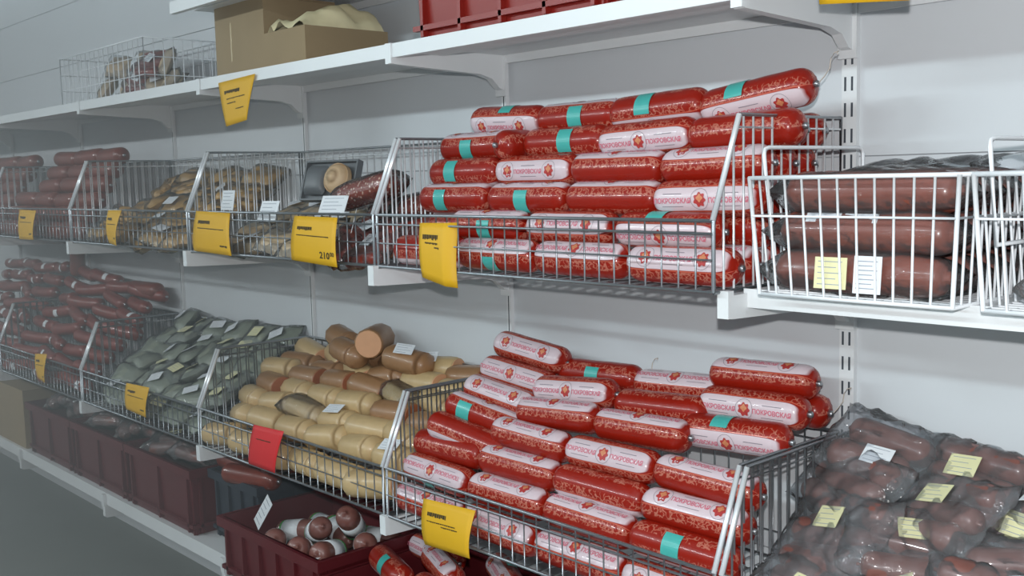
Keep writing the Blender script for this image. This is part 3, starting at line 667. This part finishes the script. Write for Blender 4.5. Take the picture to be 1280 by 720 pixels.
# cardboard
def carton(x0, x1, y0, y1, z0, h, label, open_=False, tape=True):
    cx, cy = (x0+x1)/2, (y0+y1)/2; a, d = (x1-x0)/2, (y1-y0)/2; t = thing('cardboard_box', label, 'box', (cx, cy, z0)); th = .004
    b = MB(); b.box(-a, a, -d, d, 0, th); b.build('bottom_panel', M['card'], t)
    for s in (-1, 1):
        b = MB(); b.box(-a, a, s*d-(th if s > 0 else 0), s*d+(0 if s > 0 else th), th, h); b.build('side_panel', M['card'], t)
        b = MB(); b.box(s*a-(th if s > 0 else 0), s*a+(0 if s > 0 else th), -d+th, d-th, th, h-(.0 if open_ else .001)); b.build('side_panel', M['card'], t)
    if not open_:
        for s in (-1, 1):
            b = MB(); b.box(-a, a, min(0, s*d)+(.0015 if s > 0 else 0), max(0, s*d)-(.0015 if s < 0 else 0), h, h+th); b.build('top_flap', M['card'], t)
        b = MB(); b.box(-a-.002, a+.002, -.03, .03, h+th, h+th+.0008); b.build('tape', M['tape'], t)
    if tape:
        b = MB(); b.box(-a*.35, -a*.3, -d-.0008, -d, h*.2, h*.75); b.build('tape', M['tape'], t)
    return t
carton(-1.925, -1.632, -.352, -.11, 1.921, .205, 'tall closed cardboard box on the upper shelf under highest shelf')
carton(-1.625, -1.405, -.358, -.085, 1.921, .098, 'low open cardboard tray beside the tall box, cream paper inside', True, False)
carton(-4.62, -3.98, -.36, -.05, .396, .27, 'brown cardboard box at far left end of the bottom shelf')
b = MB(); vs = []; nx, ny = 16, 12
for i in range(nx+1):
    for j in range(ny+1):
        u, v = i/nx*2-1, j/ny*2-1; q = noise.noise(Vector((u*2.3, v*2.3, 4.2)))
        vs.append((u*.105+.008*q-.03*max(0, -v)*(1-abs(u)), v*.13, .075+.075*(1-u*u)**.5*(1-v*v*.6)+.04*q+.03*max(0, v)))
b.add(vs+[(p[0], p[1], .006) for p in vs], [(i*(ny+1)+j, (i+1)*(ny+1)+j, (i+1)*(ny+1)+j+1, i*(ny+1)+j+1) for i in range(nx) for j in range(ny)])
o = b.build('crumpled_paper', M['paper_cream'], None, True, (-1.515, -.222, 1.928)); tag(o, 'cream crumpled paper bulging out of the open cardboard tray', 'paper')
# white basket with bags on the upper shelf, far left
wb = None
def low_basket(x0, x1, y0, y1, z0, h, label):
    cx, cy = (x0+x1)/2, (y0+y1)/2; t = thing('white_wire_basket', label, 'basket', (cx, cy, z0)); a, d = (x1-x0)/2, (y1-y0)/2; w_ = .0018
    for s in (-1, 1):
        b = MB(); n = 18
        for i in range(n+1): x = -a+2*a*i/n; b.tube([(x, s*d, 0), (x, s*d, h)], w_, 5)
        for z in (h*.33, h*.66): b.tube([(-a, s*d, z), (a, s*d, z)], w_, 5)
        b.build('front_grid' if s < 0 else 'back_grid', M['wwire'], t, True)
        b = MB(); n = 8
        for i in range(n+1): y = -d+2*d*i/n; b.tube([(s*a, y, 0), (s*a, y, h)], w_, 5)
        for z in (h*.33, h*.66): b.tube([(s*a, -d, z), (s*a, d, z)], w_, 5)
        b.build('side_grid', M['wwire'], t, True)
    b = MB()
    for z in (.003, h): b.tube([(-a, -d, z), (a, -d, z), (a, d, z), (-a, d, z)], .003, 6, True)
    b.build('frame', M['wwire'], t, True)
low_basket(-3.3, -2.5, -.33, -.04, 1.922, .19, 'white wire basket with bagged packs on the upper shelf at left')
for i, (x, z, m) in enumerate([(-3.18, 1.99, 0), (-3.02, 1.98, 1), (-2.86, 2.0, 2), (-2.72, 1.98, 0), (-2.6, 1.97, 1), (-2.9, 2.06, 0), (-2.75, 2.05, 2), (-3.1, 2.07, 1), (-2.62, 2.04, 1)]):
    place((gry+[smk[0]])[m], (x, -.19+.03*(i % 2), z), (R(50+10*(i % 3)), R(10*i % 20), R(15*(i % 4)-20)), 'bagged pack in the upper left white basket, %s' % ['leftmost', 'second', 'middle', 'right of middle', 'rightmost', 'upper left', 'upper right', 'highest at left end', 'upper right corner'][i], 'packs in the upper left basket')

# ------------------------------------------------------------------ price cards
def card(P, y, label, mat='yellow', curl=.012, price=None, lines=((.12, .5, .24, .012, 1), (.12, .8, .40, .007, 0)), fold=False):
    # P: corners tl, tr, bl, br as (x, z) on the plane y; card hangs on the rim with a slight curl
    tl, tr, bl, br = P; ox, oz = (tl[0]+tr[0])/2, tl[1]
    def S(u, v, off=0):
        x = (tl[0]*(1-u)+tr[0]*u)*(1-v)+(bl[0]*(1-u)+br[0]*u)*v; z = (tl[1]*(1-u)+tr[1]*u)*(1-v)+(bl[1]*(1-u)+br[1]*u)*v
        d = -curl*math.sin(v*2.2)-curl*.5*(u-.5)*v*2
        if fold and u > .8: d += (u-.8)*.09
        return (x-ox, d-off, z-oz)
    t = thing('price_card', label, 'price card', (ox, y, oz), group='price cards')
    b = MB(); nx, ny = 10, 8; vs = [S(i/nx, j/ny) for i in range(nx+1) for j in range(ny+1)]+[S(i/nx, j/ny, -.0007) for i in range(nx+1) for j in range(ny+1)]; m = (nx+1)*(ny+1); fs = []
    for i in range(nx):
        for j in range(ny):
            a = i*(ny+1)+j; c = a+ny+1; fs += [(a, a+1, c+1, c), (m+a, m+c, m+c+1, m+a+1)]
    for i in range(nx):
        a = i*(ny+1); c = a+ny+1; fs += [(a, c, m+c, m+a), (a+ny, m+a+ny, m+c+ny, c+ny)]
    for j in range(ny): fs += [(j, m+j, m+j+1, j+1), (nx*(ny+1)+j, nx*(ny+1)+j+1, m+nx*(ny+1)+j+1, m+nx*(ny+1)+j)]
    b.add(vs, fs); b.build('card', M[mat], t, True)
    b = MB(); rnd = random.Random(int(abs(ox)*1000))
    for (u0_, u1_, v, h_, bold) in lines:
        u = u0_
        while u < u1_:
            du = rnd.uniform(.02, .05); hh = h_*(1.6 if bold else 1)*rnd.uniform(.7, 1.1)
            b.add([S(u, v, .0006), S(min(u+du*.85, u1_), v, .0006), S(min(u+du*.85, u1_), v+hh*4, .0006), S(u, v+hh*4, .0006)], [(0, 3, 2, 1)]); u += du
    if price:
        big, small = price
        for txt, u, v, sc_ in ((big, .76, .80, .16), (small, .92, .76, .10)):
            vs, fs = text_flat(txt, 1.0); b.add([S(u+q[0]*sc_*.9, v-q[1]*sc_*1.2, .0006) for q in vs], fs)
    b.build('printed_text', M['ink'], t)['kind'] = 'stuff'
    return t
LN = ((.12, .46, .22, .013, 1), (.12, .85, .40, .006, 0))
LS = LN + ((.74, .92, .78, .012, 0),)
card([(-.816, 1.501), (-.70, 1.503), (-.808, 1.378), (-.690, 1.360)], -.444, 'narrow yellow price card on the red sausage basket rim', lines=((.12, .6, .2, .013, 1), (.2, .6, .33, .008, 0), (.5, .65, .40, .008, 0)), fold=True)
card([(-1.355, 1.511), (-1.150, 1.509), (-1.372, 1.394), (-1.135, 1.386)], -.446, 'yellow price card reading 210 on the salami basket', price=('210', '00'), lines=LN)
card([(-1.925, 1.520), (-1.71, 1.515), (-1.948, 1.398), (-1.684, 1.393)], -.446, 'yellow price card at the left end of the salami basket', lines=LS)
card([(-2.609, 1.517), (-2.489, 1.518), (-2.60, 1.402), (-2.488, 1.397)], -.446, 'small yellow price card on the amber pack basket', lines=LS, curl=.02)
card([(-3.553, 1.513), (-3.352, 1.510), (-3.57, 1.389), (-3.363, 1.392)], -.446, 'yellow price card on the dark red sausage basket', lines=LS)
card([(-.826, .860), (-.640, .872), (-.820, .752), (-.636, .770)], -.452, 'yellow price card with folded corner under the red sausage heap', lines=((.12, .5, .24, .013, 1), (.12, .7, .42, .006, 0), (.42, .75, .48, .007, 0)), curl=.018)
card([(-1.630, .905), (-1.46, .913), (-1.665, .783), (-1.493, .791)], -.448, 'plain red price card on the loaf basket', 'redcard', lines=((.2, .7, .3, .006, 0),))
card([(-2.540, .909), (-2.345, .918), (-2.545, .814), (-2.351, .816)], -.448, 'yellow price card on the grey green pack basket', lines=LS)
card([(-3.485, .910), (-3.340, .924), (-3.457, .808), (-3.342, .806)], -.448, 'yellow price card on the smoked sausage basket', lines=LS)
card([(-1.860, 1.900), (-1.637, 1.908), (-1.822, 1.769), (-1.689, 1.781)], -.384, 'yellow price card hanging from the upper shelf under the cardboard box', lines=((.15, .62, .22, .012, 1), (.2, .8, .4, .006, 0), (.2, .5, .5, .006, 0), (.5, .8, .66, .006, 0)), curl=.004)
card([(.155, 1.975), (.325, 1.975), (.163, 1.858), (.318, 1.842)], -.386, 'yellow price card at the top right edge of the picture', lines=LS)

# ------------------------------------------------------------------ thin haze volume added to imitate a lens overlay at left
hm = bpy.data.materials.new('veil'); hm.use_nodes = True; ht = hm.node_tree; ht.nodes.remove(ht.nodes['Principled BSDF'])
hv = ht.nodes.new('ShaderNodeVolumeScatter'); hv.inputs['Color'].default_value = (.86, .95, .98, 1); hv.inputs['Density'].default_value = .23
ht.links.new(hv.outputs[0], ht.nodes['Material Output'].inputs['Volume'])
b = MB(); b.box(-8.99, -1.4, -5.99, -.0005, .002, 2.6); o = b.build('veil', hm); o['kind'] = 'stuff'; tag(o, 'thin grey haze added over the left part to imitate a lens overlay', 'veil')
